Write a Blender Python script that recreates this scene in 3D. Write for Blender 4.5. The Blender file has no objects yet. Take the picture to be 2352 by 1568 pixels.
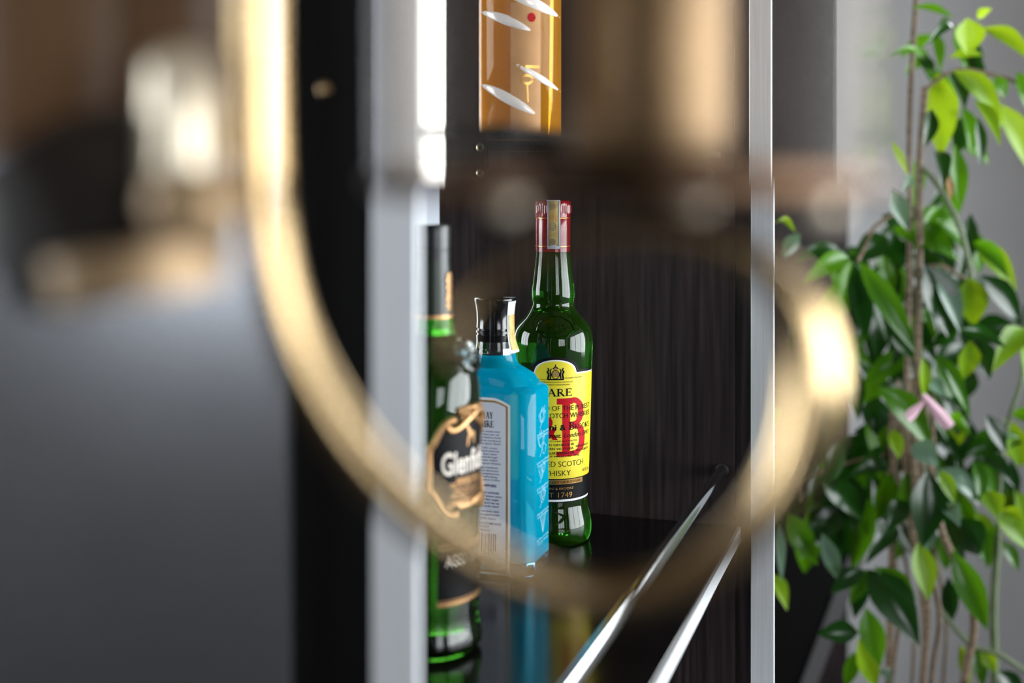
import bpy, bmesh, math, random
from mathutils import Vector, Matrix
random.seed(7)
PI = math.pi
scene = bpy.context.scene
COL = scene.collection

# ------------------------------------------------------------------ camera
F = 2850.0            # focal length in pixels of the 2352 px wide frame
HY, CX = 410.0, 1176.0
CAMZ = 1.4195
SHELF = 1.10
cam_d = bpy.data.cameras.new('camera')
cam = bpy.data.objects.new('camera', cam_d)
COL.objects.link(cam)
cam.location = (0, 0, CAMZ)
cam.rotation_euler = (PI / 2, 0, 0)
cam_d.sensor_width = 36
cam_d.lens = 36 * F / 2352
cam_d.shift_y = -(784 - HY) / 2352
cam_d.clip_start = 0.02
cam_d.dof.use_dof = True
cam_d.dof.focus_distance = 1.085
cam_d.dof.aperture_fstop = 2.9
scene.camera = cam

# ------------------------------------------------------------------ light
world = bpy.data.worlds.new('world')
scene.world = world
world.use_nodes = True
world.node_tree.nodes['Background'].inputs[0].default_value = (0.80, 0.88, 1.0, 1)
world.node_tree.nodes['Background'].inputs[1].default_value = 1.0


def area(name, loc, rot, sx, sy, power, col=(1, 1, 1)):
    d = bpy.data.lights.new(name, 'AREA')
    d.shape = 'RECTANGLE'
    d.size, d.size_y = sx, sy
    d.energy = power
    d.color = col
    o = bpy.data.objects.new(name, d)
    COL.objects.link(o)
    o.location = loc
    o.rotation_euler = rot
    return o


ROOM = dict(x0=-2.7, x1=2.7, y0=-2.6, y1=3.1, z1=2.9)
# daylight standing outside each window opening
area('daylight_left', (-2.78, -1.95, 1.85), (0, -PI / 2, 0), 1.4, 1.2, 80, (0.92, 0.96, 1))
area('daylight_left_far', (-2.78, 1.2, 1.75), (0, -PI / 2, 0), 1.6, 1.4, 100, (0.92, 0.96, 1))
area('daylight_right', (2.78, -0.1, 1.5), (0, PI / 2, 0), 1.6, 4.0, 275, (0.95, 0.98, 1))
area('daylight_rear', (1.7, -2.68, 1.55), (PI / 2, 0, 0), 1.5, 1.3, 48, (0.95, 0.97, 1))
area('daylight_far', (-0.75, 3.18, 1.7), (-PI / 2, 0, 0), 1.7, 1.7, 45, (0.95, 0.98, 1))
area('daylight_clerestory', (1.32, 3.18, 2.32), (-PI / 2, 0, 0), 2.16, 0.75, 85, (0.95, 0.98, 1))
scene.view_settings.view_transform = 'Standard'
scene.view_settings.look = 'None'
scene.view_settings.exposure = 0.0
scene.view_settings.gamma = 1.0
scene.view_settings.use_curve_mapping = False
scene.cycles.max_bounces = 14
scene.cycles.transmission_bounces = 12
scene.cycles.transparent_max_bounces = 12
scene.cycles.glossy_bounces = 6
scene.cycles.caustics_refractive = False
scene.cycles.caustics_reflective = False
scene.cycles.sample_clamp_indirect = 6


# ------------------------------------------------------------------ materials
def lin(c):
    return tuple(((v / 255) / 12.92 if v <= 10 else ((v / 255 + 0.055) / 1.055) ** 2.4) for v in c) + (1,)


def new_mat(name):
    m = bpy.data.materials.new(name)
    m.use_nodes = True
    nt = m.node_tree
    nt.nodes.clear()
    out = nt.nodes.new('ShaderNodeOutputMaterial')
    return m, nt, out


def mat(name, rgb, rough=0.5, metal=0.0, noise=0.0, nscale=20, stretch=(1, 1, 1), bump=0.0, coat=0.0, rgb2=None, spec=0.5):
    """principled surface whose colour wanders between two tones by stretched noise"""
    m, nt, out = new_mat(name)
    p = nt.nodes.new('ShaderNodeBsdfPrincipled')
    nt.links.new(p.outputs[0], out.inputs[0])
    c = lin(rgb)
    p.inputs['Base Color'].default_value = c
    p.inputs['Roughness'].default_value = rough
    p.inputs['Metallic'].default_value = metal
    p.inputs['Coat Weight'].default_value = coat
    p.inputs['Specular IOR Level'].default_value = spec
    tc = nt.nodes.new('ShaderNodeTexCoord')
    mp = nt.nodes.new('ShaderNodeMapping')
    mp.inputs['Scale'].default_value = stretch
    nz = nt.nodes.new('ShaderNodeTexNoise')
    nz.inputs['Scale'].default_value = nscale
    nz.inputs['Detail'].default_value = 5
    nt.links.new(tc.outputs['Object'], mp.inputs[0])
    nt.links.new(mp.outputs[0], nz.inputs['Vector'])
    rp = nt.nodes.new('ShaderNodeValToRGB')
    k = noise
    c2 = lin(rgb2) if rgb2 else tuple(min(1, v * (1 + k)) for v in c[:3]) + (1,)
    c1 = c if rgb2 else tuple(v * (1 - k) for v in c[:3]) + (1,)
    rp.color_ramp.elements[0].color = c1
    rp.color_ramp.elements[1].color = c2
    rp.color_ramp.elements[0].position = 0.35
    rp.color_ramp.elements[1].position = 0.68
    nt.links.new(nz.outputs['Fac'], rp.inputs[0])
    nt.links.new(rp.outputs[0], p.inputs['Base Color'])
    if bump:
        b = nt.nodes.new('ShaderNodeBump')
        b.inputs['Strength'].default_value = bump
        b.inputs['Distance'].default_value = 0.001
        nt.links.new(nz.outputs['Fac'], b.inputs['Height'])
        nt.links.new(b.outputs[0], p.inputs['Normal'])
    return m


def glass(name, col, ior=1.45, rough=0.0, body=None, mix=0.0):
    """tinted glass; body / mix adds light scattered inside the filled bottle"""
    m, nt, out = new_mat(name)
    g = nt.nodes.new('ShaderNodeBsdfPrincipled')
    g.inputs['Base Color'].default_value = tuple(col) + (1,)
    g.inputs['Transmission Weight'].default_value = 1.0
    g.inputs['IOR'].default_value = ior
    g.inputs['Roughness'].default_value = rough
    if body:
        t = nt.nodes.new('ShaderNodeBsdfTranslucent')
        d = nt.nodes.new('ShaderNodeBsdfDiffuse')
        t.inputs[0].default_value = tuple(body) + (1,)
        d.inputs[0].default_value = tuple(body) + (1,)
        a = nt.nodes.new('ShaderNodeMixShader')
        a.inputs[0].default_value = 0.5
        nt.links.new(t.outputs[0], a.inputs[1])
        nt.links.new(d.outputs[0], a.inputs[2])
        b = nt.nodes.new('ShaderNodeMixShader')
        b.inputs[0].default_value = mix
        nt.links.new(g.outputs[0], b.inputs[1])
        nt.links.new(a.outputs[0], b.inputs[2])
        nt.links.new(b.outputs[0], out.inputs[0])
    else:
        nt.links.new(g.outputs[0], out.inputs[0])
    return m


def thin_glass(name, tint=(0.97, 0.98, 0.98)):
    m, nt, out = new_mat(name)
    tr = nt.nodes.new('ShaderNodeBsdfTransparent')
    tr.inputs[0].default_value = tuple(tint) + (1,)
    gl = nt.nodes.new('ShaderNodeBsdfGlossy')
    gl.inputs['Roughness'].default_value = 0.02
    fr = nt.nodes.new('ShaderNodeFresnel')
    fr.inputs[0].default_value = 1.5
    mx = nt.nodes.new('ShaderNodeMixShader')
    nt.links.new(fr.outputs[0], mx.inputs[0])
    nt.links.new(tr.outputs[0], mx.inputs[1])
    nt.links.new(gl.outputs[0], mx.inputs[2])
    nt.links.new(mx.outputs[0], out.inputs[0])
    return m


def leaf_mat(name, rgb, trans, tfac=0.45, rough=0.3):
    m, nt, out = new_mat(name)
    p = nt.nodes.new('ShaderNodeBsdfPrincipled')
    p.inputs['Roughness'].default_value = rough
    t = nt.nodes.new('ShaderNodeBsdfTranslucent')
    t.inputs[0].default_value = lin(trans)
    mx = nt.nodes.new('ShaderNodeMixShader')
    mx.inputs[0].default_value = tfac
    nz = nt.nodes.new('ShaderNodeTexNoise')
    nz.inputs['Scale'].default_value = 14
    tc = nt.nodes.new('ShaderNodeTexCoord')
    nt.links.new(tc.outputs['Object'], nz.inputs['Vector'])
    rp = nt.nodes.new('ShaderNodeValToRGB')
    c = lin(rgb)
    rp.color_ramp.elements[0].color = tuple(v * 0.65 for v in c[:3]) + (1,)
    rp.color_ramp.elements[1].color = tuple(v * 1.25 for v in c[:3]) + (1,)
    nt.links.new(nz.outputs['Fac'], rp.inputs[0])
    nt.links.new(rp.outputs[0], p.inputs['Base Color'])
    nt.links.new(p.outputs[0], mx.inputs[1])
    nt.links.new(t.outputs[0], mx.inputs[2])
    nt.links.new(mx.outputs[0], out.inputs[0])
    return m


M = {}
M['plaster'] = mat('plaster', (234, 234, 236), 0.9, noise=0.05, nscale=3, bump=0.1)
M['ceiling_paint'] = mat('ceiling_paint', (112, 94, 78), 0.9, noise=0.04, nscale=3)
M['walnut'] = mat('walnut', (25, 18, 14), 0.6, noise=0.2, nscale=5, stretch=(6, 6, 0.6))
M['floor'] = mat('floor', (28, 23, 20), 0.5, noise=0.25, nscale=4, stretch=(1, 12, 1))
M['wood'] = mat('wood', (28, 22, 22), 0.40, nscale=26, stretch=(9, 9, 0.35), bump=0.25, rgb2=(54, 44, 45), spec=0.3)
M['wood_gloss'] = mat('wood_gloss', (13, 11, 11), 0.16, nscale=20, stretch=(0.6, 10, 1), rgb2=(22, 18, 18), spec=0.35)
M['black_lam'] = mat('black_lam', (7, 6, 6), 0.6, noise=0.2, nscale=12, spec=0.15)
M['grey_lam'] = mat('grey_lam', (190, 192, 198), 0.25, metal=0.9, noise=0.06, nscale=8)
M['alu'] = mat('alu', (236, 239, 244), 0.45, metal=0.25, noise=0.05, nscale=30, stretch=(20, 20, 0.4))
M['chrome'] = mat('chrome', (225, 227, 230), 0.10, metal=1.0, noise=0.02, nscale=30)
M['steel'] = mat('steel', (170, 160, 140), 0.3, metal=1.0, noise=0.1, nscale=90)
M['dark'] = mat('dark', (16, 14, 13), 0.6, noise=0.2, nscale=30)
M['brass'] = mat('brass', (214, 184, 138), 0.22, metal=1.0, noise=0.06, nscale=14)
M['bronze'] = mat('bronze', (78, 58, 42), 0.36, metal=0.9, noise=0.15, nscale=14)
M['dark_bronze'] = mat('dark_bronze', (26, 18, 12), 0.5, metal=0.3, noise=0.3, nscale=10)
M['tan_metal'] = mat('tan_metal', (152, 126, 94), 0.45, metal=0.5, noise=0.08, nscale=14)
M['pale_brass'] = mat('pale_brass', (246, 228, 204), 0.4, metal=0.2, noise=0.05, nscale=14)
M['cream'] = mat('cream', (252, 236, 208), 0.3, metal=0.5, noise=0.04, nscale=10, coat=0.3)
M['amber_shade'] = glass('amber_shade', (0.66, 0.42, 0.22), 1.3, 0.25, (0.44, 0.27, 0.15), 0.6)
M['clear'] = glass('clear', (0.97, 0.93, 0.885), 1.07)
M['pane'] = thin_glass('pane')
M['shelf_glass'] = thin_glass('shelf_glass', (0.93, 0.97, 0.95))
M['plastic_clear'] = glass('plastic_clear', (0.95, 0.95, 0.95), 1.4, 0.05)
M['green_glass'] = glass('green_glass', (0.03, 0.28, 0.02), 1.5, 0.0, (0.07, 0.24, 0.01), 0.13)
M['olive_glass'] = glass('olive_glass', (0.03, 0.15, 0.01), 1.5, 0.0, (0.01, 0.04, 0.005), 0.08)
M['neck_green'] = glass('neck_green', (0.10, 0.72, 0.05), 1.4, 0.0, (0.06, 0.55, 0.03), 0.4)
M['blue_glass'] = glass('blue_glass', (0.12, 0.72, 0.95), 1.47, 0.0, (0.0, 0.58, 0.84), 0.6)
M['base_glass'] = glass('base_glass', (0.25, 0.62, 0.92), 1.47)
M['neck_glass'] = glass('neck_glass', (0.75, 0.92, 0.97), 1.47)
M['amber_glass'] = glass('amber_glass', (1.0, 0.52, 0.05), 1.40, 0.0, (1.0, 0.50, 0.03), 0.42)
M['cap_black'] = mat('cap_black', (14, 13, 16), 0.12, noise=0.1, nscale=30, coat=0.5)
M['cap_grey'] = mat('cap_grey', (30, 32, 32), 0.3, noise=0.1, nscale=30)
M['foil_green'] = mat('foil_green', (22, 36, 24), 0.35, noise=0.1, nscale=30)
M['cap_red'] = mat('cap_red', (150, 8, 26), 0.2, noise=0.08, nscale=40, coat=0.6)
M['gold'] = mat('gold', (206, 160, 92), 0.3, metal=0.9, noise=0.1, nscale=60)
M['copper'] = mat('copper', (188, 144, 98), 0.38, metal=0.7, noise=0.15, nscale=50)
M['yellow'] = mat('yellow', (232, 212, 40), 0.4, noise=0.02, nscale=30)
M['white'] = mat('white', (236, 238, 240), 0.45, noise=0.02, nscale=30)
M['paper'] = mat('paper', (214, 220, 232), 0.5, noise=0.02, nscale=30)
M['stamp_y'] = mat('stamp_y', (214, 196, 120), 0.5, nscale=160, rgb2=(196, 150, 80))
M['stamp_g'] = mat('stamp_g', (120, 118, 130), 0.5, nscale=160, rgb2=(160, 150, 120))
M['ink'] = mat('ink', (10, 9, 10), 0.6, noise=0.1, nscale=30, spec=0.1)
M['ink_navy'] = mat('ink_navy', (52, 58, 112), 0.5, noise=0.1, nscale=30)
M['label_black'] = mat('label_black', (10, 10, 13), 0.5, noise=0.1, nscale=30, spec=0.15)
M['red'] = mat('red', (186, 6, 26), 0.5, noise=0.05, nscale=30, spec=0.15)
M['cream_print'] = mat('cream_print', (226, 216, 204), 0.5, noise=0.03, nscale=30)
M['frost'] = mat('frost', (150, 214, 234), 0.55, noise=0.04, nscale=60)
M['tan_label'] = mat('tan_label', (196, 150, 100), 0.5, noise=0.1, nscale=40)
M['reflection_paint'] = mat('reflection_paint', (244, 244, 248), 0.12, noise=0.02, nscale=40, coat=0.8)  # white coat standing in for reflections on the amber bottle
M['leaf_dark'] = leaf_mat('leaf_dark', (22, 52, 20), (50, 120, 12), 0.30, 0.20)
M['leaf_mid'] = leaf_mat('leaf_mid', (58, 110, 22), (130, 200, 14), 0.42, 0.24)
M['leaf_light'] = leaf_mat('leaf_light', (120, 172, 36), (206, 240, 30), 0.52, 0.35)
M['leaf_pale'] = leaf_mat('leaf_pale', (110, 140, 120), (120, 160, 90), 0.25, 0.2)
M['leaf_dry'] = leaf_mat('leaf_dry', (176, 130, 84), (200, 150, 90), 0.3, 0.6)
M['cane'] = mat('cane', (150, 128, 104), 0.6, nscale=30, stretch=(1, 1, 6), rgb2=(84, 66, 52))
M['cane_green'] = mat('cane_green', (110, 124, 92), 0.5, noise=0.15, nscale=30)
M['petal'] = mat('petal', (232, 190, 206), 0.6, noise=0.06, nscale=40)
M['planter'] = mat('planter', (30, 30, 32), 0.5, noise=0.15, nscale=8)
M['soil'] = mat('soil', (48, 36, 28), 0.95, noise=0.4, nscale=60, bump=0.5)
M['grey_metal'] = mat('grey_metal', (104, 102, 104), 0.45, metal=0.3, noise=0.1, nscale=8)


# ------------------------------------------------------------------ helpers
def V(*a):
    return Vector(a)


def at(px, py, Y):
    """the point a pixel of the photograph sees at distance Y in front of the camera"""
    return Vector(((px - CX) * Y / F, Y, CAMZ - (py - HY) * Y / F))


class MB:
    def __init__(self):
        self.v, self.f = [], []

    def quad_grid(self, rows, close=False):
        n = len(rows[0])
        b = len(self.v)
        for r in rows:
            self.v.extend(r)
        for i in range(len(rows) - 1):
            for j in range(n if close else n - 1):
                k = (j + 1) % n
                self.f.append((b + i * n + j, b + i * n + k, b + (i + 1) * n + k, b + (i + 1) * n + j))
        return b

    def box(self, o, ax, ay, az):
        """box from corner o along three edge vectors"""
        b = len(self.v)
        for k in range(8):
            self.v.append(o + (ax if k & 1 else V(0, 0, 0)) + (ay if k & 2 else V(0, 0, 0)) + (az if k & 4 else V(0, 0, 0)))
        fs = [(0, 2, 3, 1), (4, 5, 7, 6), (0, 1, 5, 4), (2, 6, 7, 3), (0, 4, 6, 2), (1, 3, 7, 5)]
        if ax.cross(ay).dot(az) < 0:
            fs = [f[::-1] for f in fs]
        self.f += [tuple(b + i for i in f) for f in fs]

    def cbox(self, c, sx, sy, sz):
        self.box(V(*c) - V(sx, sy, sz) / 2, V(sx, 0, 0), V(0, sy, 0), V(0, 0, sz))

    def ring_solid(self, rows):
        """closed cross-sections lofted and capped"""
        n = len(rows[0])
        b = self.quad_grid(rows, True)
        self.f.append(tuple(b + j for j in range(n))[::-1])
        self.f.append(tuple(b + (len(rows) - 1) * n + j for j in range(n)))

    def lathe(self, prof, seg=48, c=V(0, 0, 0), rot=None, cap=True, shape=None):
        rows = []
        for z, r in prof:
            row = []
            for j in range(seg):
                a = 2 * PI * j / seg
                k = shape(a, z) if shape else 1
                p = V(r * k * math.cos(a), r * k * math.sin(a), z)
                if rot:
                    p = rot @ p
                row.append(c + p)
            rows.append(row)
        if cap:
            self.ring_solid(rows)
        else:
            self.quad_grid(rows, True)

    def tube(self, pts, rads, seg=16, cap=True):
        rows = []
        n = len(pts)
        up = None
        for i, p in enumerate(pts):
            d = (pts[min(i + 1, n - 1)] - pts[max(i - 1, 0)]).normalized()
            if up is None:
                up = V(0, 1, 0) if abs(d.y) < 0.9 else V(1, 0, 0)
            x = (up - d * up.dot(d)).normalized()
            y = d.cross(x)
            up = x
            r = rads[i] if isinstance(rads, (list, tuple)) else rads
            rows.append([p + (x * math.cos(2 * PI * j / seg) + y * math.sin(2 * PI * j / seg)) * r for j in range(seg)])
        if cap:
            self.ring_solid(rows)
        else:
            self.quad_grid(rows, True)

    def sphere(self, c, r, seg=16, sq=V(1, 1, 1)):
        prof = [(-math.cos(PI * i / 10) * r * sq.z, math.sin(PI * i / 10) * r + 1e-6) for i in range(11)]
        self.lathe(prof, seg, c)


def obj(name, mb, m, parent=None, smooth=True, bevel=0.0):
    me = bpy.data.meshes.new(name)
    off = parent['_o'] if parent else (0, 0, 0)
    ov = V(*off)
    me.from_pydata([tuple(p - ov) for p in mb.v], [], mb.f)
    me.materials.append(M[m] if isinstance(m, str) else m)
    if smooth:
        for p in me.polygons:
            p.use_smooth = True
        try:
            me.set_sharp_from_angle(angle=math.radians(42))
        except Exception:
            pass
    o = bpy.data.objects.new(name, me)
    COL.objects.link(o)
    if parent:
        o.parent = parent['_e']
    if bevel:
        b = o.modifiers.new('bevel', 'BEVEL')
        b.width = bevel
        b.segments = 2
    return o


def sub(o, off):
    """use a part as the parent of sub-parts"""
    return {'_e': o, '_o': off}


def thing(name, label, cat, loc, group=None):
    e = bpy.data.objects.new(name, None)
    e.empty_display_size = 0.05
    COL.objects.link(e)
    e.location = loc
    e['label'] = label
    e['category'] = cat
    if group:
        e['group'] = group
    return {'_e': e, '_o': tuple(loc)}


def struct(o):
    o['kind'] = 'structure'
    return o


def catmull(pts, n=8):
    out = []
    P = [pts[0]] + list(pts) + [pts[-1]]
    for i in range(1, len(P) - 2):
        for k in range(n):
            t = k / n
            a, b, c, d = P[i - 1], P[i], P[i + 1], P[i + 2]
            out.append(tuple(0.5 * (2 * b[j] + (c[j] - a[j]) * t + (2 * a[j] - 5 * b[j] + 4 * c[j] - d[j]) * t * t
                             + (3 * b[j] - a[j] - 3 * c[j] + d[j]) * t ** 3) for j in range(len(b))))
    out.append(tuple(pts[-1]))
    return out


# ---- flat print: 2-D shapes that are wrapped on a label surface
class Print:
    """collects 2-D polygons (u, v) in label pixels, v upward"""

    def __init__(self):
        self.v, self.f = [], []

    def poly(self, pts):
        b = len(self.v)
        self.v += [tuple(p) for p in pts]
        self.f.append(tuple(range(b, b + len(pts))))

    def strip(self, pts, w, closed=False):
        n = len(pts)
        b = len(self.v)
        for i, p in enumerate(pts):
            if closed:
                a, c = pts[(i - 1) % n], pts[(i + 1) % n]
            else:
                a, c = pts[max(0, i - 1)], pts[min(n - 1, i + 1)]
            dx, dy = c[0] - a[0], c[1] - a[1]
            l = math.hypot(dx, dy) or 1
            ww = w[i] if isinstance(w, (list, tuple)) else w
            self.v += [(p[0] - dy / l * ww / 2, p[1] + dx / l * ww / 2), (p[0] + dy / l * ww / 2, p[1] - dx / l * ww / 2)]
        for i in range(n if closed else n - 1):
            j = (i + 1) % n
            self.f.append((b + 2 * i, b + 2 * i + 1, b + 2 * j + 1, b + 2 * j))

    def rect(self, x0, y0, x1, y1, n=1):
        if abs(y1 - y0) > 20:
            m = int(abs(y1 - y0) / 10) + 1
            for i in range(m):
                self.rect(x0, y0 + (y1 - y0) * i / m, x1, y0 + (y1 - y0) * (i + 1) / m, n)
            return
        for i in range(n):
            a, c = x0 + (x1 - x0) * i / n, x0 + (x1 - x0) * (i + 1) / n
            self.poly([(a, y0), (c, y0), (c, y1), (a, y1)])

    def text(self, s, x, y, cap, align='L', width=None, shear=0.0, bold=0.0):
        cu = bpy.data.curves.new('lettering', 'FONT')
        cu.body = s
        cu.size = 1.0
        cu.shear = shear
        cu.offset = bold
        cu.resolution_u = 3
        ob = bpy.data.objects.new('lettering', cu)
        me = ob.to_mesh()
        vs = [(v.co.x, v.co.y) for v in me.vertices]
        fs = [tuple(p.vertices) for p in me.polygons]
        ob.to_mesh_clear()
        bpy.data.objects.remove(ob)
        bpy.data.curves.remove(cu)
        if not vs:
            return
        x0, x1 = min(p[0] for p in vs), max(p[0] for p in vs)
        k = cap / 0.72
        kx = k if width is None else width / max(1e-6, x1 - x0)
        w = (x1 - x0) * kx
        ox = x if align == 'L' else (x - w if align == 'R' else x - w / 2)
        b = len(self.v)
        self.v += [((p[0] - x0) * kx + ox, p[1] * k + y) for p in vs]
        self.f += [tuple(b + i for i in f) for f in fs]

    def serif(self, s, x, y, cap, align='L', width=None):
        """capitals with thick stems, thin hairlines and serifs"""
        segs, cxs = [], 0.0
        arc = lambda cx, cy, rx, ry, a0, a1, n=8: [(cx + rx * math.cos(math.radians(a0 + (a1 - a0) * i / n)),
                                                  cy + ry * math.sin(math.radians(a0 + (a1 - a0) * i / n))) for i in range(n + 1)]
        T, t = 0.17, 0.06
        for ch in s:
            L = []
            foot = lambda xx, yy, w=0.34: L.append(([(xx - w / 2, yy), (xx + w / 2, yy)], t))
            if ch == 'A':
                adv = 0.92
                L += [([(0.12, 0), (0.46, 1)], t), ([(0.42, 1), (0.78, 0)], T), ([(0.24, 0.34), (0.66, 0.34)], t)]
                foot(0.12, 0.03, 0.28); foot(0.78, 0.03)
            elif ch in 'RPB':
                adv = {'R': 0.86, 'P': 0.72, 'B': 0.8}[ch]
                L += [([(0.18, 0), (0.18, 1)], T), ([(0.18, 0.97)] + arc(0.36, 0.74, 0.22, 0.23, 90, -90) + [(0.18, 0.51)], 0.09)]
                foot(0.18, 0.03); foot(0.14, 0.97, 0.26)
                if ch == 'R':
                    L += [([(0.36, 0.52), (0.72, 0.03)], T)]
                    foot(0.74, 0.03, 0.24)
                if ch == 'B':
                    L += [([(0.18, 0.51)] + arc(0.38, 0.27, 0.26, 0.24, 90, -90) + [(0.18, 0.03)], 0.1)]
            elif ch == 'E':
                adv = 0.74
                L += [([(0.18, 0), (0.18, 1)], T), ([(0.05, 0.97), (0.64, 0.97)], t), ([(0.18, 0.52), (0.5, 0.52)], t), ([(0.05, 0.03), (0.66, 0.03)], t),
                      ([(0.63, 1), (0.63, 0.8)], t), ([(0.65, 0), (0.65, 0.22)], t), ([(0.5, 0.62), (0.5, 0.42)], t)]
            elif ch == 'H':
                adv = 0.98
                L += [([(0.18, 0), (0.18, 1)], T), ([(0.76, 0), (0.76, 1)], T), ([(0.18, 0.52), (0.76, 0.52)], t)]
                for xx in (0.18, 0.76):
                    foot(xx, 0.03); foot(xx, 0.97)
            elif ch == 'I':
                adv = 0.42
                L += [([(0.18, 0), (0.18, 1)], T)]
                foot(0.18, 0.03); foot(0.18, 0.97)
            elif ch == 'Y':
                adv = 0.84
                L += [([(0.1, 1), (0.42, 0.46)], T), ([(0.72, 1), (0.42, 0.46)], t), ([(0.42, 0.48), (0.42, 0)], T)]
                foot(0.42, 0.03); foot(0.12, 0.97, 0.28); foot(0.72, 0.97, 0.24)
            elif ch == 'O':
                adv = 0.96
                L += [(arc(0.44, 0.5, 0.36, 0.48, 0, 360, 20), 0.11)]
            elif ch == 'M':
                adv = 1.14
                L += [([(0.16, 0), (0.16, 1)], t), ([(0.16, 1), (0.52, 0.1)], T), ([(0.52, 0.1), (0.9, 1)], t), ([(0.9, 1), (0.9, 0)], T)]
                foot(0.16, 0.03, 0.26); foot(0.9, 0.03)
            elif ch == 'S':
                adv = 0.66
                L += [(arc(0.3, 0.74, 0.21, 0.23, 20, 270) + arc(0.3, 0.27, 0.23, 0.24, 90, -160), 0.1)]
            elif ch == 'K':
                adv = 0.92
                L += [([(0.18, 0), (0.18, 1)], T), ([(0.24, 0.45), (0.74, 1)], t), ([(0.36, 0.58), (0.78, 0)], T)]
                foot(0.18, 0.03); foot(0.18, 0.97); foot(0.78, 0.03, 0.26); foot(0.74, 0.97, 0.24)
            else:
                adv = 0.4
            segs += [([(p[0] + cxs, p[1]) for p in pts], w) for pts, w in L]
            cxs += adv
        kx = cap if width is None else width / cxs
        w = cxs * kx
        ox = x if align == 'L' else (x - w if align == 'R' else x - w / 2)
        for pts, sw in segs:
            self.strip([(ox + p[0] * kx, y + p[1] * cap) for p in pts], sw * cap * (0.5 + 0.5 * kx / cap))

    def wrap(self, fn, lift, fine=0):
        mb = MB()
        if fine:
            bm = bmesh.new()
            vs = [bm.verts.new((u, v, 0)) for u, v in self.v]
            for f in self.f:
                try:
                    bm.faces.new([vs[i] for i in f])
                except ValueError:
                    pass
            bmesh.ops.triangulate(bm, faces=bm.faces[:])
            for _ in range(5):
                long = [e for e in bm.edges if e.calc_length() > fine]
                if not long:
                    break
                bmesh.ops.subdivide_edges(bm, edges=long, cuts=1)
                bmesh.ops.triangulate(bm, faces=[f for f in bm.faces if len(f.verts) > 3])
            bm.verts.index_update()
            mb.v = [fn(v.co.x, v.co.y, lift) for v in bm.verts]
            mb.f = [tuple(v.index for v in f.verts) for f in bm.faces]
            bm.free()
            return mb
        mb.v = [fn(u, v, lift) for u, v in self.v]
        mb.f = list(self.f)
        return mb


def columns(u0, u1, n, vb, vt, rows=40):
    """a label blank between two edge functions, as a grid of print cells"""
    p = Print()
    for i in range(n + 1):
        u = u0 + (u1 - u0) * i / n
        a, b = vb(u), vt(u)
        for k in range(rows + 1):
            p.v.append((u, a + (b - a) * k / rows))
    for i in range(n):
        for k in range(rows):
            a = i * (rows + 1) + k
            p.f.append((a, a + rows + 1, a + rows + 2, a + 1))
    return p


def interp(prof, z):
    if z <= prof[0][0]:
        return prof[0][1]
    for (z0, r0), (z1, r1) in zip(prof, prof[1:]):
        if z <= z1:
            return r0 + (r1 - r0) * (z - z0) / max(1e-9, z1 - z0)
    return prof[-1][1]


# ------------------------------------------------------------------ the room
def wall(name, o, du, dv, dn, L, H, hole=None, m='plaster'):
    mb = MB()
    du, dv, dn = du.copy(), dv.copy(), dn.copy()

    def seg(a0, a1, b0, b1):
        if a1 - a0 > 1e-4 and b1 - b0 > 1e-4:
            mb.box(o + du * a0 + dv * b0, du * (a1 - a0), dv * (b1 - b0), dn)
    a = 0
    for h0, h1, g0, g1 in (hole or []):
        seg(a, h0, 0, H); seg(h0, h1, 0, g0); seg(h0, h1, g1, H)
        a = h1
    seg(a, L, 0, H)
    return struct(obj(name, mb, m, smooth=False))


def window(n, o, du, dv, dn, W, H, nx, ny):
    """frame with mullions and panes standing in a wall opening"""
    mb = MB()
    t = 0.05
    for a in range(nx + 1):
        x = (W - t) * a / nx
        mb.box(o + du * x, du * t, dv * H, dn * 0.05)
    for b in range(ny + 1):
        y = (H - t) * b / ny
        mb.box(o + dv * y, du * W, dv * t, dn * 0.05)
    fr = struct(obj('window_%d' % n, mb, 'alu', smooth=False))
    for a in range(nx):
        for b in range(ny):
            pm = MB()
            pm.box(o + du * ((W - t) * a / nx + t) + dv * ((H - t) * b / ny + t) + dn * 0.02,
                   du * ((W - t) / nx - t), dv * ((H - t) / ny - t), dn * 0.006)
            obj('pane', pm, 'pane', sub(fr, (0, 0, 0)), smooth=False)


R = ROOM
X, Yv, Z = V(1, 0, 0), V(0, 1, 0), V(0, 0, 1)
mb = MB(); mb.box(V(R['x0'] - .2, R['y0'] - .2, -0.05), X * 5.8, Yv * 6.1, Z * 0.05)
struct(obj('floor', mb, 'floor', smooth=False))
mb = MB(); mb.box(V(R['x0'] - .2, R['y0'] - .2, R['z1']), X * 5.8, Yv * 6.1, Z * 0.05)
struct(obj('ceiling', mb, 'ceiling_paint', smooth=False))
LX, LY = R['x1'] - R['x0'], R['y1'] - R['y0']
wall('wall_far', V(R['x0'], R['y1'], 0), X, Z, Yv * 0.12, LX, R['z1'], [(1.1, 2.8, 0.85, 2.5), (2.95, 5.1, 1.95, 2.7)])
wall('wall_rear', V(R['x0'], R['y0'], 0), X, Z, Yv * -0.12, LX, R['z1'], [(3.65, 5.15, 0.9, 2.2)], 'walnut')
wall('wall_left', V(R['x0'], R['y0'], 0), Yv, Z, X * -0.12, LY, R['z1'], [(0.05, 1.25, 1.15, 2.55), (3.1, 4.5, 0.95, 2.55)], 'walnut')
wall('wall_right', V(R['x1'], R['y0'], 0), Yv, Z, X * 0.12, LY, R['z1'], [(0.5, 4.5, 0.7, 2.3)], 'plaster')
window(1, V(R['x0'] + 1.1, R['y1'] + .02, 0.85), X, Z, Yv, 1.7, 1.65, 2, 1)
window(2, V(R['x0'] + 3.65, R['y0'] - .02, 0.9), X, Z, -Yv, 1.5, 1.3, 3, 1)
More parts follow.
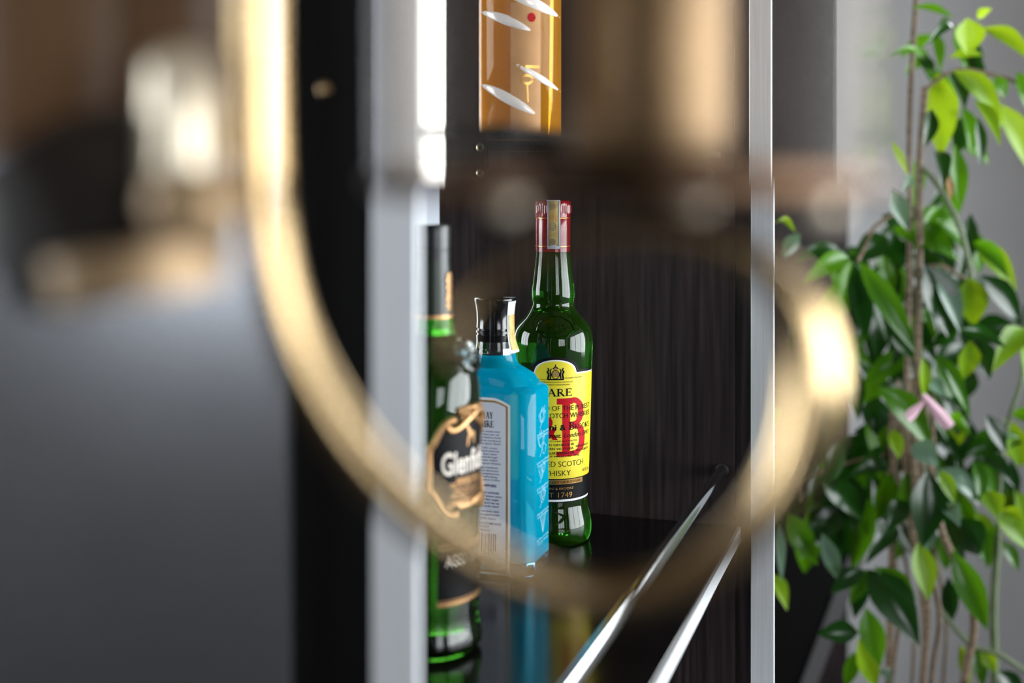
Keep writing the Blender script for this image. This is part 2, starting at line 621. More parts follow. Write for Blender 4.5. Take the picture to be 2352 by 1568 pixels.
window(3, V(R['x0'] - .02, R['y0'] + .05, 1.15), Yv, Z, -X, 1.2, 1.4, 2, 1)
window(6, V(R['x0'] - .02, R['y0'] + 3.1, 0.95), Yv, Z, -X, 1.4, 1.6, 3, 1)
window(5, V(R['x0'] + 2.95, R['y1'] + .02, 1.95), X, Z, Yv, 2.15, 0.75, 3, 1)
window(4, V(R['x1'] + .02, R['y0'] + .5, 0.7), Yv, Z, X, 4.0, 1.6, 4, 1)

# dark wood pillar beyond the cabinet
mb = MB()
a_, c_ = at(1640, 0, 2.5), at(1948, 0, 2.5)
mb.box(V(a_.x, 2.5, 0), X * (c_.x - a_.x), Yv * 0.3, Z * R['z1'])
struct(obj('wall_pillar', mb, 'wood', smooth=False))

# ------------------------------------------------------------------ the cabinet
TH = math.atan((2134 - CX) / F)
Ld = V(math.sin(TH), math.cos(TH), 0)          # along the cabinet, away from the camera
Wd = V(math.cos(TH), -math.sin(TH), 0)         # from its back to its open front
P0 = at(1360, 1178, (CAMZ - SHELF) * F / (1178 - HY))
P0.z = 0


def C(t, s, z):
    return P0 + Wd * t + Ld * s + Z * z


cab = thing('display_cabinet', 'dark wood display cabinet with aluminium posts and bottles on its glossy shelf', 'cabinet', tuple(C(0, -0.33, 0)))


def cbx(name, m, t0, t1, s0, s1, z0, z1, bevel=0.0, parent=None):
    b = MB()
    b.box(C(t0, s0, z0), Wd * (t1 - t0), Ld * (s1 - s0), Z * (z1 - z0))
    return obj(name, b, m, parent or cab, smooth=False, bevel=bevel)


cbx('side_panel', 'wood', -0.157, 0.1362, 0.0, 0.02, 0.0, 2.2)
cbx('frame_strip', 'wood', 0.1368, 0.1505, 0.0015, 0.02, 0.0, 2.2)
p = cbx('post', 'alu', 0.1507, 0.1718, -0.004, 0.0012, 0.0, 2.2, 0.001)
p['label'] = 'brushed aluminium post'
cbx('shelf', 'wood_gloss', -0.157, 0.1385, -0.655, -0.0005, SHELF - 0.018, SHELF, 0.0008)
cbx('shelf_edge', 'alu', 0.1387, 0.1412, -0.655, -0.0005, SHELF - 0.0135, SHELF - 0.0005)
cbx('bottom_panel', 'wood', -0.157, 0.1385, -0.655, -0.0005, 0.06, 0.08)
cbx('top_panel', 'wood', -0.157, 0.1505, -0.70, 0.02, 2.2, 2.225)
cbx('lower_shelf', 'wood_gloss', -0.157, 0.1385, -0.655, -0.0005, 0.58, 0.598)
# near end: broad grey laminate panel, black upright and aluminium post
e0 = at(655, 0, 0.56); e1 = at(848, 0, 0.54)


def ts(v):
    d = v - P0
    return d.dot(Wd), d.dot(Ld)


_, se = ts(at(652, 0, 0.545))


def tpx(px, sp):
    """how far along the plane at depth sp a photo column lies"""
    k = (px - CX) / F
    q = P0 + Ld * sp
    return (k * q.y - q.x) / (Wd.x - k * Wd.y)


te, tf, tg = tpx(655, se), tpx(850, se + 0.002), tpx(968, se + 0.006)
cbx('end_panel', 'grey_lam', te - 0.20, te, se, se + 0.018, 0.0, 2.2)
cbx('upright', 'black_lam', te + 0.0005, tf, se + 0.006, se + 0.03, 0.0, 2.2)
cbx('post', 'alu', tf + 0.0005, tg, se + 0.002, se + 0.006, 0.0, 2.2, 0.001)
b = MB()
sc = at(745, 205, 0.545)
d = Ld * -1
for i in range(1):
    rot = d.to_track_quat('Z', 'Y').to_matrix()
    ts_, ss_ = ts(sc)
    b.lathe([(0, 0.003), (0.0012, 0.003), (0.002, 0.0018)], 16, C(ts_, se + 0.0065, sc.z), rot)
obj('upright_screw', b, 'brass', cab)
# guard rail above the shelf front
rz = SHELF + 0.0505
rt = 0.1242
b = MB()
b.tube([C(rt, -0.655, rz), C(rt, -0.3, rz), C(rt, 0.0, rz)], 0.005, 20)
r_ = obj('guard_rail', b, 'chrome', cab)
b = MB()
rot = (-Ld).to_track_quat('Z', 'Y').to_matrix()
b.lathe([(0, 0.0062), (0.0012, 0.0062), (0.0016, 0.0055)], 20, C(rt, 0, rz), rot)
obj('rail_socket', b, 'dark', cab)
b = MB()
b.tube([C(rt, -0.64, SHELF), C(rt, -0.64, rz)], 0.004, 12)
obj('rail_foot', b, 'chrome', cab)
# shelf clips on the end panel
GZ = CAMZ + (HY - 366) * 1.152 / F
for px in (1100, 1635):
    k = (px - CX) / F
    t = (k * P0.y - P0.x) / (Wd.x - k * Wd.y)
    c = C(t, 0, 0)
    ycl = c.y
    w = 17 * ycl / F
    zt = GZ - 0.0006
    zb = CAMZ - (415 - HY) * ycl / F
    b = MB()
    pts = [(-w, zt), (-w, zb + w)] + [(-w * math.cos(PI * i / 10), zb + w - w * math.sin(PI * i / 10)) for i in range(1, 10)] + [(w, zb + w), (w, zt)]
    rows = [[c + Wd * x + Z * z - Ld * dd for x, z in pts] for dd in (0.0, 0.004)]
    b.ring_solid(rows)
    cl = obj('shelf_clip', b, 'plastic_clear', cab)
    base = cab['_o']
    b = MB()
    b.box(c - Wd * w + Z * (zt - 0.002), Wd * (2 * w), -Ld * 0.016, Z * 0.002)
    o = obj('ledge', b, 'plastic_clear', sub(cl, base), smooth=False)
    b = MB()
    b.lathe([(0, 0.0042), (0.001, 0.0042), (0.0018, 0.0026)], 16, c + Z * (zb + w * 0.95) - Ld * 0.004, rot)
    sc_ = obj('screw', b, 'steel', sub(cl, base))
    b = MB()
    for a in (0.6, 0.6 + PI / 2):
        u = Wd * math.cos(a) + Z * math.sin(a)
        v = Wd * -math.sin(a) + Z * math.cos(a)
        b.box(c + Z * (zb + w * 0.95) - Ld * 0.0059 - u * 0.002 - v * 0.0004, u * 0.004, v * 0.0008, -Ld * 0.0003)
    obj('screw_slot', b, 'dark', sub(cl, base), smooth=False)
# glass shelf lying on the clips
gs = MB()
gs.box(C(-0.155, -0.653, GZ), Wd * 0.292, Ld * 0.652, Z * 0.005)
o = obj('glass_shelf', gs, 'shelf_glass', smooth=False)
o['label'] = 'clear glass shelf resting on screwed clips above the three bottles'
o['category'] = 'shelf'


# ------------------------------------------------------------------ bottles
def turn_fn(c, rfun, phi0, scale, ybase, shape=None):
    """label coordinates: u = arc length in photo pixels, v = -photo row"""
    ye = c.y - 0.8 * rfun((ybase - 1000) * scale if ybase else 0.05)

    def fn(u, v, lift):
        if ybase:
            z = CAMZ - c.z - (-v - HY) * ye / F
        else:
            z = v * scale
        r = rfun(z)
        ph = phi0 + u * scale / r
        k = shape(ph, z) if shape else 1.0
        r = r * k + lift
        return V(c.x + r * math.sin(ph), c.y - r * math.cos(ph), c.z + z)
    return fn


# --- whisky bottle with the yellow label ---------------------------------
S = 1.105 / F
jc = at(1270, HY, 1.105); jc.z = SHELF
jb = thing('whisky_bottle', 'green whisky bottle with yellow label, red letters and red cap', 'bottle', tuple(jc))
YB = 1234
J = lambda L: [((YB - y) * S, r * S) for y, r in L]
jprof = J([(1234, 60), (1233.5, 76), (1230, 83), (1215, 88), (1195, 88), (1178, 85.5), (1165, 82), (1152, 79.5), (1142, 78.5), (1100, 80), (1000, 84), (900, 87.5),
           (830, 89.5), (800, 91), (782, 91.5), (770, 90.5), (758, 88), (748, 83.5), (738, 76), (728, 66.5), (718, 58), (708, 51.5), (700, 48), (694, 47), (688, 48.5), (675, 49.5),
           (662, 49), (650, 47.5), (630, 45), (600, 41.5), (578, 39), (572, 38)])
b = MB(); b.lathe(jprof, 64, jc)
obj('glass_body', b, 'green_glass', jb)
b = MB()
b.lathe(J([(577, 38.5), (576.5, 40), (540, 40.2), (503, 40.2), (501, 39), (498.5, 39), (497, 40.5)]), 48, jc)
cap = obj('cap_sleeve', b, 'cap_red', jb)
b = MB()
kn = lambda a, z: 1 + (0.018 * (1 if math.sin(a * 42) > 0 else -1) if (YB - 490) * S < z < (YB - 470) * S else 0)
b.lathe(J([(497, 40.4), (490, 41), (488, 41.2), (472, 41.2), (470, 41), (463, 40.4), (460, 38)]), 168, jc, shape=kn)
obj('cap', b, 'cap_red', jb)
b = MB()
for y in (499.5, 564):
    b.lathe(J([(y + 1, 40.0), (y + .8, 40.7), (y - .8, 40.7), (y - 1, 40.0)]), 48, jc, cap=False)
obj('cap_gold_lines', b, 'gold', jb)
jr = lambda z: interp(jprof, z)
jcap = turn_fn(jc, lambda z: 41.3 * S, math.radians(1), S, YB)
for nm, (u0, u1, y0, y1, m, lift) in {'tax_stamp': (-15, 15, 571, 459.6, 'paper', 0.0003), }.items():
    st = obj(nm, columns(u0, u1, 8, lambda u: -y0, lambda u: -y1).wrap(jcap, lift), m, jb)
    st['label'] = 'paper tax stamp over the cap'
pr = Print(); pr.rect(-10, -562, 10, -461, 4)
ob_ = obj('stamp_print', pr.wrap(jcap, 0.0005), 'stamp_y', sub(st, tuple(jc)))
pr = Print()
for cy, rr in ((520, 8), (474, 6), (555, 6)):
    pr.strip([(rr * math.cos(2 * PI * i / 16) - 3, -cy + rr * 1.1 * math.sin(2 * PI * i / 16)) for i in range(16)], 1.4, True)
    pr.strip([(rr * .5 * math.cos(2 * PI * i / 12) - 3, -cy + rr * .5 * math.sin(2 * PI * i / 12)) for i in range(12)], 1.6, True)
pr.strip([(-11, -563), (-11, -461)], 1.6); pr.strip([(11, -563), (11, -461)], 1.6); pr.strip([(-11, -563), (11, -563)], 1.6)
obj('stamp_ornament', pr.wrap(jcap, 0.0007), 'stamp_g', sub(st, tuple(jc)))
b = MB()   # stamp end folded over the cap top
b.box(V(jc.x - 0.006, jc.y - 41 * S, jc.z + (YB - 459.5) * S), V(0.0116, 0, 0), V(0, 50 * S, 0), V(0, 0, 0.0003))
obj('stamp_fold', b, 'paper', sub(st, tuple(jc)), smooth=False)

jl = turn_fn(jc, jr, math.radians(2), S, YB)
HWID = 112


def arch(grow):
    def f(u):
        a = abs(u)
        R0 = 46 + grow
        if a < R0:
            return -856 + grow + (30) * math.sqrt(max(0, 1 - (a / R0) ** 2)) ** 0.9
        return -856 + grow - 0.02 * (a - R0)
    return f


lb = obj('label', columns(-HWID - 2, HWID + 2, 76, lambda u: -1152, arch(9)).wrap(jl, 0.00025), 'label_black', jb)
lb['label'] = 'yellow paper label with black border and red letters'
lsub = sub(lb, tuple(jc))
obj('label_line', columns(-HWID, HWID, 76, lambda u: -1149, arch(3)).wrap(jl, 0.0004), 'white', lsub)
obj('label_band', columns(-HWID, HWID, 76, lambda u: -1144, lambda u: -1090).wrap(jl, 0.00055), 'label_black', lsub)
obj('label_field', columns(-HWID, HWID, 76, lambda u: -1096, arch(0)).wrap(jl, 0.0007), 'yellow', lsub)
obj('gold_band', columns(-70, 70, 40, lambda u: -1109, lambda u: -1098, 2).wrap(jl, 0.00075), 'gold', lsub)
red = Print()
# the big slab-serif B, J and ampersand
def arc(cx, cy, rx, ry, a0, a1, n=10):
    return [(cx + rx * math.cos(math.radians(a0 + (a1 - a0) * i / n)), cy + ry * math.sin(math.radians(a0 + (a1 - a0) * i / n))) for i in range(n + 1)]
bx = 3
red.rect(bx, -925, bx + 36, -911); red.rect(bx, -1045, bx + 36, -1033); red.rect(bx + 12, -1040, bx + 30, -914)
red.strip([(bx + 28, -917)] + arc(bx + 40, -944, 19, 27.5, 90, -90) + [(bx + 28, -972)], [11] + [13] * 3 + [17] * 5 + [13] * 3 + [9])
red.strip([(bx + 28, -975)] + arc(bx + 42, -1007, 22, 31.5, 90, -90) + [(bx + 28, -1039)], [9] + [13] * 3 + [19] * 5 + [13] * 3 + [11])
red.rect(-66, -925, -36, -911); red.rect(-59, -1020, -42, -914)
red.strip(arc(-66, -1020, 15, 22, 0, -180), [17, 17, 16, 15, 14, 13, 12, 11, 10, 9, 8])
red.text('&', -14, -1004, 52, 'C', 38, bold=0.03)
obj('red_letters', red.wrap(jl, 0.00085, 5), 'red', lsub)
pr = Print()
pr.serif('RARE', 0, -906, 17, 'C', 76)
pr.text('A BLEND OF THE PUREST', 96, -939, 11.5, 'R', 168, bold=-0.004)
pr.text('OLD SCOTCH WHISKIES', 96, -956, 11.5, 'R', 160, bold=-0.004)
pr.text('Justerini', 2, -984, 14, 'R', 78, bold=0.02)
pr.text('&', 10, -984, 13, 'L', 13, bold=0.02)
pr.serif('B', 29, -984, 18, 'L', 17); pr.serif('ROOKS', 44, -983, 11, 'L', 52)
pr.text("St James's Street.", 12, -1001, 10, 'R', 92, 0.4, 0.01); pr.text('London SW1', 18, -1001, 11, 'L', 76, 0.4)
pr.text('BY APPOINTMENT TO THEIR LATE MAJESTIES', 52, -1011, 3.4, 'R', 110)
for k, (a, c) in enumerate((('KING GEORGE III', ''), ('QUEEN VICTORIA', 'KING GEORGE V'), ('KING EDWARD VII', 'KING GEORGE VI'))):
    pr.text(a, 42, -1020 - k * 9.2, 5.2, 'R', 72, bold=0.01)
    if c:
        pr.text(c, 48, -1020 - k * 9.2 + 3, 5.0, 'L', 44, bold=0.01)
pr.text('AND TO HIS LATE ROYAL HIGHNESS', 46, -1046 + 6, 3.0, 'R', 92); pr.text('PRINCE OF WALES (1921-1936)', 58, -1046, 4.2, 'R', 100, bold=0.01)
pr.text('BLENDED SCOTCH', 71, -1068, 13, 'R', 140, bold=-0.012); pr.text('WHISKY', 35, -1089, 13, 'R', 66, bold=-0.012)
pr.text('ROYAL WARRANT HOLDERS', -12, -869, 2.6, 'R', 60); pr.text('HER MAJESTY THE QUEEN', 20, -866, 2.8, 'L', 44)
pr.text('WINE MERCHANTS JUSTERINI & BROOKS LTD', 0, -875, 3.0, 'C', 78); pr.text("ST JAMES'S STREET LONDON ENGLAND", 0, -881, 3.0, 'C', 64)
pr.text('DISTILLED BLENDED & BOTTLED IN SCOTLAND', 0, -1106, 5, 'C', 128)
# royal arms: dark outline work
for sx in (-1, 1):
    pr.strip([(sx * 17, -866), (sx * 15, -856), (sx * 18, -850), (sx * 15, -846), (sx * 17, -841)], [4, 3.4, 4, 3, 2])
    pr.strip([(sx * 12, -867), (sx * 10, -857), (sx * 12, -848), (sx * 9, -843)], [2, 3.4, 2.4, 2])
pr.strip(arc(0, -856, 8, 10, 0, 360, 14), 1.6)
pr.rect(-18, -869, 18, -866, 4)
pr.strip([(-6, -843), (0, -838), (6, -843)], 2.4); pr.strip([(0, -840), (0, -833)], 2)
obj('black_lettering', pr.wrap(jl, 0.00098), 'ink', lsub)
pr = Print()
pr.poly([(-5, -862), (5, -862), (5, -850), (0, -847), (-5, -850)])
for sx in (-1, 1):
    pr.poly([(sx * 10, -862), (sx * 14, -862), (sx * 13, -850), (sx * 9, -852)])
pr.poly([(-4, -845), (4, -845), (3, -840), (-3, -840)])
obj('crest_colour', pr.wrap(jl, 0.00092), 'copper', lsub)
pr = Print()
pr.text('JUSTERINI & BROOKS', 0, -1121, 5.2, 'C', 84, bold=0.01)
pr.text('EST 1749', 4, -1139, 12, 'C', 70)
obj('gold_lettering', pr.wrap(jl, 0.00075, 6), 'gold', lsub)
pr = Print(); pr.text('40% vol', 102, -1086, 8, 'R', 34)
for k in (0,):
    pr.strip(arc(76, -1036, 2, 2, 0, 360, 8), 0.8)
obj('orange_lettering', pr.wrap(jl, 0.0009), 'copper', lsub)
# embossed seal on the shoulder
def jshoulder(u, v, lift):
    z = (YB + v) * S
    r = jr(z)
    ph = math.radians(2) + u * S / (60 * S)
    return V(jc.x + (r + lift) * math.sin(ph), jc.y - (r + lift) * math.cos(ph), jc.z + z + lift * 0.6)
b = MB()
oct_ = [(30 * math.sin(PI / 8 + i * PI / 4) * 1.15, -742 + 24 * math.cos(PI / 8 + i * PI / 4)) for i in range(8)]
oct_ = [tuple(oct_[i][j] + (oct_[(i + 1) % 8][j] - oct_[i][j]) * k / 3 for j in (0, 1)) for i in range(8) for k in range(3)]
pts = [jshoulder(u, v, 0.0002) for u, v in oct_]
b.tube(pts + [pts[0]], 0.0006, 6)
obj('embossed_seal', b, 'green_glass', jb)
pr = Print(); pr.text('J&B', 0, -751, 17, 'C', 40)
obj('embossed_letters', pr.wrap(jshoulder, 0.0006), 'green_glass', jb)

# --- blue gin bottle -------------------------------------------------------
SB = 1.02 / F
corner = at(1222, HY, (CAMZ - SHELF) * F / (1338 - HY)); corner.z = SHELF
BW, BD = 0.0815, 0.056
bc = corner - Wd * BW / 2 + Ld * BD / 2
bb = thing('gin_bottle', 'square blue gin bottle with white text label and black stopper', 'bottle', tuple(bc))
zb = lambda y: (1303 - y) * SB


def sect(hw, hd, ch, z, rnd=0.0):
    """rectangle with cut, softened corners, eased towards a circle by rnd"""
    base = []
    e = ch * 0.22
    for sx, sy in ((1, 1), (-1, 1), (-1, -1), (1, -1)):
        q = [(hw, hd - ch - 2 * e), (hw, hd - ch - e), (hw - e * .3, hd - ch), (hw - ch * .5, hd - ch * .5), (hw - ch, hd - e * .3), (hw - ch - e, hd), (hw - ch - 2 * e, hd)]
        q = [(x * sx, y * sy) for x, y in q]
        base += q if sx * sy > 0 else q[::-1]
    out = []
    for k, (x, y) in enumerate(base):
        out.append((x, y))
        x2, y2 = base[(k + 1) % len(base)]
        if k % 7 == 6:
            for m in range(1, 5):
                out.append((x + (x2 - x) * m / 5, y + (y2 - y) * m / 5))
    pts = []
    for x, y in out:
        r = math.hypot(x, y)
        k = 1 - rnd + rnd * hw / r
        pts.append(bc + Wd * (x * k) + Ld * (y * k) + Z * z)
    return pts


hw, hd = BW / 2, BD / 2
b = MB()
b.ring_solid([sect(hw - .006, hd - .006, .012, 0), sect(hw - .002, hd - .002, .009, 0.001), sect(hw, hd, .009, 0.004), sect(hw, hd, .009, 0.0138)])
obj('glass_base', b, 'base_glass', bb)
rows = [sect(hw, hd, .009, 0.014), sect(hw, hd, .009, 0.03), sect(hw, hd, .009, 0.09),
        sect(hw, hd, .009, zb(892)), sect(hw - .001, hd - .001, .010, zb(884)), sect(hw - .005, hd - .004, .012, zb(876)), sect(.0305, .0235, .008, zb(860), rnd=0.15),
        sect(.0245, .0215, .006, zb(848), rnd=0.5), sect(.0205, .0205, .006, zb(838), rnd=1)]
# finer angular resolution near the corners
b = MB(); b.ring_solid(rows)
gb = obj('glass_body', b, 'blue_glass', bb)
b = MB()
b.lathe([(zb(810), .0165), (zb(805), .0160), (zb(784), .0152), (zb(780), .0150)], 40, bc)
o = obj('neck', b, 'neck_glass', bb)
b = MB()
b.lathe([(zb(838), .0204), (zb(832), .0188), (zb(822), .0176), (zb(810.5), .0166)], 40, bc)
obj('neck_base', b, 'blue_glass', bb)
b = MB()
b.lathe([(zb(783), .0142), (zb(782), .0152), (zb(768), .0154), (zb(767), .0146), (zb(764), .0146), (zb(763), .0154), (zb(758), .0154), (zb(757), .0143), (zb(753), .0143), (zb(752), .0152),
         (zb(735), .0149), (zb(715), .0152), (zb(698), .0160), (zb(690), .0168), (zb(685), .0168), (zb(683), .0160)], 40, bc)
o = obj('stopper', b, 'cap_black', bb)
o['label'] = 'black flared stopper'
# tax stamp strip running down the side of the stopper
b = MB()
pts = [(690, .0172), (700, .0166), (720, .0158), (745, .0158), (765, .0160), (785, .0175), (800, .0195), (806, .0200)]
rows_ = []
for y, r in pts:
    rows_.append([bc + V(math.sin(math.radians(a)) * r, -math.cos(math.radians(a)) * r, zb(y)) for a in (40, 55, 70, 84)])
b.quad_grid(rows_)
b.quad_grid([[bc + V(math.sin(math.radians(a)) * r, -math.cos(math.radians(a)) * r, zb(683) + 0.0004) for a in (52, 72, 82)] for r in (.0172, .008)])
st = obj('tax_stamp', b, 'paper', bb)
b = MB()
rows_ = []
for y, r in pts[2:7]:
    rows_.append([bc + V(math.sin(math.radians(a)) * (r + .0003), -math.cos(math.radians(a)) * (r + .0003), zb(y)) for a in (45, 56, 68, 79)])
b.quad_grid(rows_)
obj('stamp_print', b, 'stamp_y', sub(st, tuple(bc)))


def bface(u, v, lift):
    """u in mm from the face centre, v in mm above the shelf, on the broad face"""
    return bc + Wd * (u / 1000) - Ld * (hd + lift) + Z * (v / 1000)


def bside(u, v, lift):
    return bc + Wd * (hw + lift) + Ld * (u / 1000) + Z * (v / 1000)


vm = lambda y: zb(y) * 1000 + (y - 900) / 438 * 0 # rows on the bottle axis


def vf(y):
    """height in mm of a photo row seen on the broad face"""
    Yf = (bc - Ld * hd).y
    return (CAMZ - (y - HY) * Yf / F - SHELF) * 1000


def uf(x):
    k = (x - CX) / F
    q = bc - Ld * hd
    return (k * q.y - q.x) / (Wd.x - k * Wd.y) * 1000


LU = uf(1172)
LUc = 0.0
top = lambda g: (lambda u: vf(912) + g - max(0, abs(u) - 8) ** 1.6 * 0.075)
lab = obj('label', columns(-LU, LU, 24, lambda u: vf(1318), top(0)).wrap(bface, 0.0003), 'white', bb)
lab['label'] = 'white paper label with gold edge line and small text'
ls = sub(lab, tuple(bc))
obj('gold_line', columns(-LU + 2, LU - 2, 24, lambda u: vf(1318) + 2, top(-2)).wrap(bface, 0.0004), 'gold', ls)
obj('label_field', columns(-LU + 3.6, LU - 3.6, 24, lambda u: vf(1318) + 3.6, top(-3.6)).wrap(bface, 0.0005), 'paper', ls)
pr = Print()
ux = lambda x: uf(x)
pr.serif('BOMBAY', ux(1133), vf(960), 5.4, 'R', 19.5)
pr.serif('SAPPHIRE', ux(1135), vf(980), 5.4, 'R', 24.5)
obj('title', pr.wrap(bface, 0.0006), 'ink', ls)
pr = Print()
y = 991
lines = ['the subtle, smooth and complex taste', 'can be noticed when you sip', 'the taste, it is described as fresh', 'with lingering citrus combined',
         'with a light spicy finish', '', 'according to our 1761 recipe,', 'the botanicals are hand selected', 'for their quality, then their', 'flavours are captured through',
         'a distillation process called', 'Vapour Infusion', '', 'the expertise combines,', 'in Bombay Sapphire to distinctive', 'style perfectly complements',
         'a classic like the refreshing', 'Sapphire Collins', ]
for s in lines:
    if s:
        w = min(2 * LU - 10, len(s) * 1.14)
        pr.text(s, ux(1151 - (hash(len(s)) % 5) * 2), vf(y), 1.5, 'R', w, 0.25)
    y += 7.0 if s else 3
y += 7
pr.text('BOMBAY SAPPHIRE', ux(1141), vf(y), 2.0, 'R', 25, bold=0.02); y += 16
for s in ['50ml BOMBAY SAPPHIRE', 'freshly squeezed lemon juice', 'a spoon of fine sugar', 'add ice and top up', 'with soda water', '', 'for cocktail recipes visit', 'bombaysapphire.com', '', ]:
    if s:
        pr.text(s, ux(1153 if 'lemon' in s else 1147), vf(y), 1.6, 'R', len(s) * 1.2, bold=0.01)
    y += 7.6 if s else 4
pr.text('Since 1870 Years', ux(1139), vf(1191), 2.0, 'R', 22, 0.4)
pr.text('THE BOMBAY SPIRITS COMPANY', ux(1153), vf(1203), 2.0, 'R', 46, bold=0.01); pr.text('LONDON W1K 6DH', ux(1124), vf(1209), 1.4, 'R', 22)
pr.text('PRODUCT OF ENGLAND', ux(1126), vf(1217), 1.2, 'R', 24)
xx = -16.0
random.seed(3)
while xx < ux(1141) :
    w = random.choice((0.35, 0.35, 0.7, 1.0))
    pr.rect(xx, vf(1263), xx + w, vf(1223))
    xx += w + random.choice((0.4, 0.7, 0.9))
pr.text('5 010677 715003 >', ux(1145), vf(1271), 2.4, 'R', 36)
pr.text('THIS BOTTLE IS CLEAR GLASS', ux(1136), vf(1283), 1.2, 'R', 26); pr.text('BOMBAY SAPPHIRE is a registered trademark', ux(1144), vf(1288), 1.2, 'R', 38)
obj('small_print', pr.wrap(bface, 0.0006), 'ink_navy', ls)
# etched botanicals on the narrow side
pr = Print()
random.seed(11)
for k, y in enumerate((965, 1030, 1090, 1148, 1208)):
    v0 = vf(y) + 1
    n = 14
    if k == 4:
        for s in (-4, -1.5, 2, 4.5):
            pr.strip([(0, v0 - 10), (s * .6, v0), (s * 1.2, v0 + 8)], [0.3, 0.6, 0.2])
    else:
        for q in range(3):
            ox_, oy_ = random.uniform(-3, 3), random.uniform(-5, 6)
            rr = random.uniform(2.2, 3.6)
            pr.strip([(ox_ + rr * (1 + .3 * math.sin(5 * a_)) * math.cos(a_), v0 + oy_ + rr * 1.5 * (1 + .25 * math.cos(4 * a_)) * math.sin(a_)) for a_ in [2 * PI * i / 18 for i in range(18)]], 0.32, True)
        pr.strip([(-4, v0 - 9), (0, v0 - 2), (3, v0 + 8)], 0.4)
    for q, (s, w) in enumerate(zip((('Juniper Berries', 'from Italy'), ('Lemon Peel', 'from Spain'), ('Coriander', 'from Morocco'), ('Angelica', 'from Saxony'), ('Orris', 'from Italy'))[k], (16, 14))):
        pr.text(s, 0, v0 - 14.0 - q * 2.8, 1.9, 'C', w)
pr.v = [(u * 2.0, v) for u, v in pr.v]
obj('etched_botanicals', pr.wrap(bside, 0.0003), 'frost', bb)

# --- dark green malt bottle -------------------------------------------------
SG = 0.8486 / F
gc = at(995, HY, 0.8486); gc.z = SHELF
gl = thing('malt_whisky_bottle', 'dark green malt whisky bottle with black shield label framed in copper', 'bottle', tuple(gc))
YG = 1483
G = lambda L: [((YG - y) * SG, r * SG) for y, r in L]
gprof = G([(1483, 70), (1482, 92), (1478, 102), (1468, 110), (1455, 112), (1440, 109.5), (1425, 106), (1410, 104), (1395, 103.5), (1300, 105), (1100, 106.5), (950, 107), (900, 107),
           (880, 105.5), (860, 102), (840, 96), (820, 87.5), (800, 76), (785, 64), (775, 55.5), (765, 49.5)])
tri = lambda a, z: 1.0 + 0.035 * math.cos(3 * (a - math.radians(28))) * min(1, max(0, (850 * 1.0 - (YG - z / SG)) / -60))
b = MB(); b.lathe(gprof, 72, gc, shape=tri)
obj('glass_body', b, 'olive_glass', gl)
b = MB(); b.lathe(G([(764.5, 49.2), (752, 45.5), (735, 43.5), (722, 42.5)]), 48, gc)
obj('glass_neck', b, 'neck_green', gl)
b = MB(); b.lathe(G([(728, 43), (727.5, 44), (680, 42.2), (640, 41), (602, 39.8), (596, 39.2)]), 48, gc)
fo = obj('neck_foil', b, 'foil_green', gl)
b = MB(); b.lathe(G([(598, 37), (597, 39.5), (575, 40), (574, 38.8), (571, 38.8), (570, 40), (545, 40.2), (520, 40.2), (516.5, 39), (515, 36)]), 48, gc)
obj('cap', b, 'cap_grey', gl)
b = MB(); b.lathe(G([(728.5, 43.5), (728, 45), (720, 44.8), (719.5, 43.4)]), 48, gc, cap=False)
obj('foil_band', b, 'copper', sub(fo, tuple(gc)))
gneck = turn_fn(gc, lambda z: 44.2 * SG, math.radians(62), SG, YG)
pr = Print()
for cy, w in ((634, 12), (645, 16), (660, 15), (675, 13), (687, 17)):
    pr.strip(arc(0, -cy, w * .62, 5, 0, 360, 12), 5, True)
pr.rect(-13, -704, 13, -698, 3); pr.rect(-9, -712, 9, -707, 3)
obj('foil_emblem', pr.wrap(gneck, 0.0002, 5), 'copper', sub(fo, tuple(gc)))
# oval glass medallion on the shoulder
b = MB()
pm = at(1076, 816, 0.8486 - 0.012)
nrm = V(0.80, -0.42, 0.42).normalized()
rot = nrm.to_track_quat('Z', 'Y').to_matrix()
gdir = rot
rows_ = []
for z, k in ((-0.003, 1.0), (0.0008, 1.0), (0.0018, .9), (0.0018, .78), (0.001, .70), (0.001, .0001)):
    rows_.append([gc + V(0, 0, 0) + (pm - gc) + rot @ V(0.0125 * k * math.cos(2 * PI * i / 28), 0.0125 * k * math.sin(2 * PI * i / 28), z) for i in range(28)])
b.quad_grid(rows_, True)
md = obj('glass_medallion', b, 'neck_glass', gl)
b = MB()
for q in range(5):
    a = q * 2 * PI / 5
    b.sphere(pm + rot @ V(0.0045 * math.cos(a), 0.0045 * math.sin(a), 0.0012), 0.0022, 10)
obj('medallion_relief', b, 'neck_glass', sub(md, tuple(gc)))


def gr(z):
    return interp(gprof, z)


g_off = math.radians(58)
tri2 = lambda ph, z: tri(ph - PI / 2, z)     # label angle -> lathe angle
gfn = turn_fn(gc, gr, g_off, SG, YG, tri2)


def gu(x):
    """arc position of a photo column relative to the label centre"""
    return (math.asin(max(-1, min(1, (x - 995) / 107))) - g_off) * 107


def mirror(L):
    return [(-u, v) for u, v in L]


A = [(gu(994), -1072), (gu(994), -1030), (gu(1004), -1012), (gu(1014), -990), (gu(1026), -970), (gu(1040), -962), (gu(1050), -963)]
A2 = [(gu(994), -1072), (gu(994), -1114), (gu(1004), -1126), (gu(1016), -1148), (gu(1030), -1170), (gu(1045), -1178), (gu(1056), -1174)]
B = [(gu(1031), -976), (gu(1040), -985), (gu(1055), -983), (gu(1075), -968), (gu(1090), -956), (gu(1101), -944), (0, -940)]
B2 = [(gu(1032), -1160), (gu(1042), -1152), (gu(1060), -1152), (gu(1080), -1158), (gu(1092), -1162), (gu(1101), -1162), (0, -1160)]
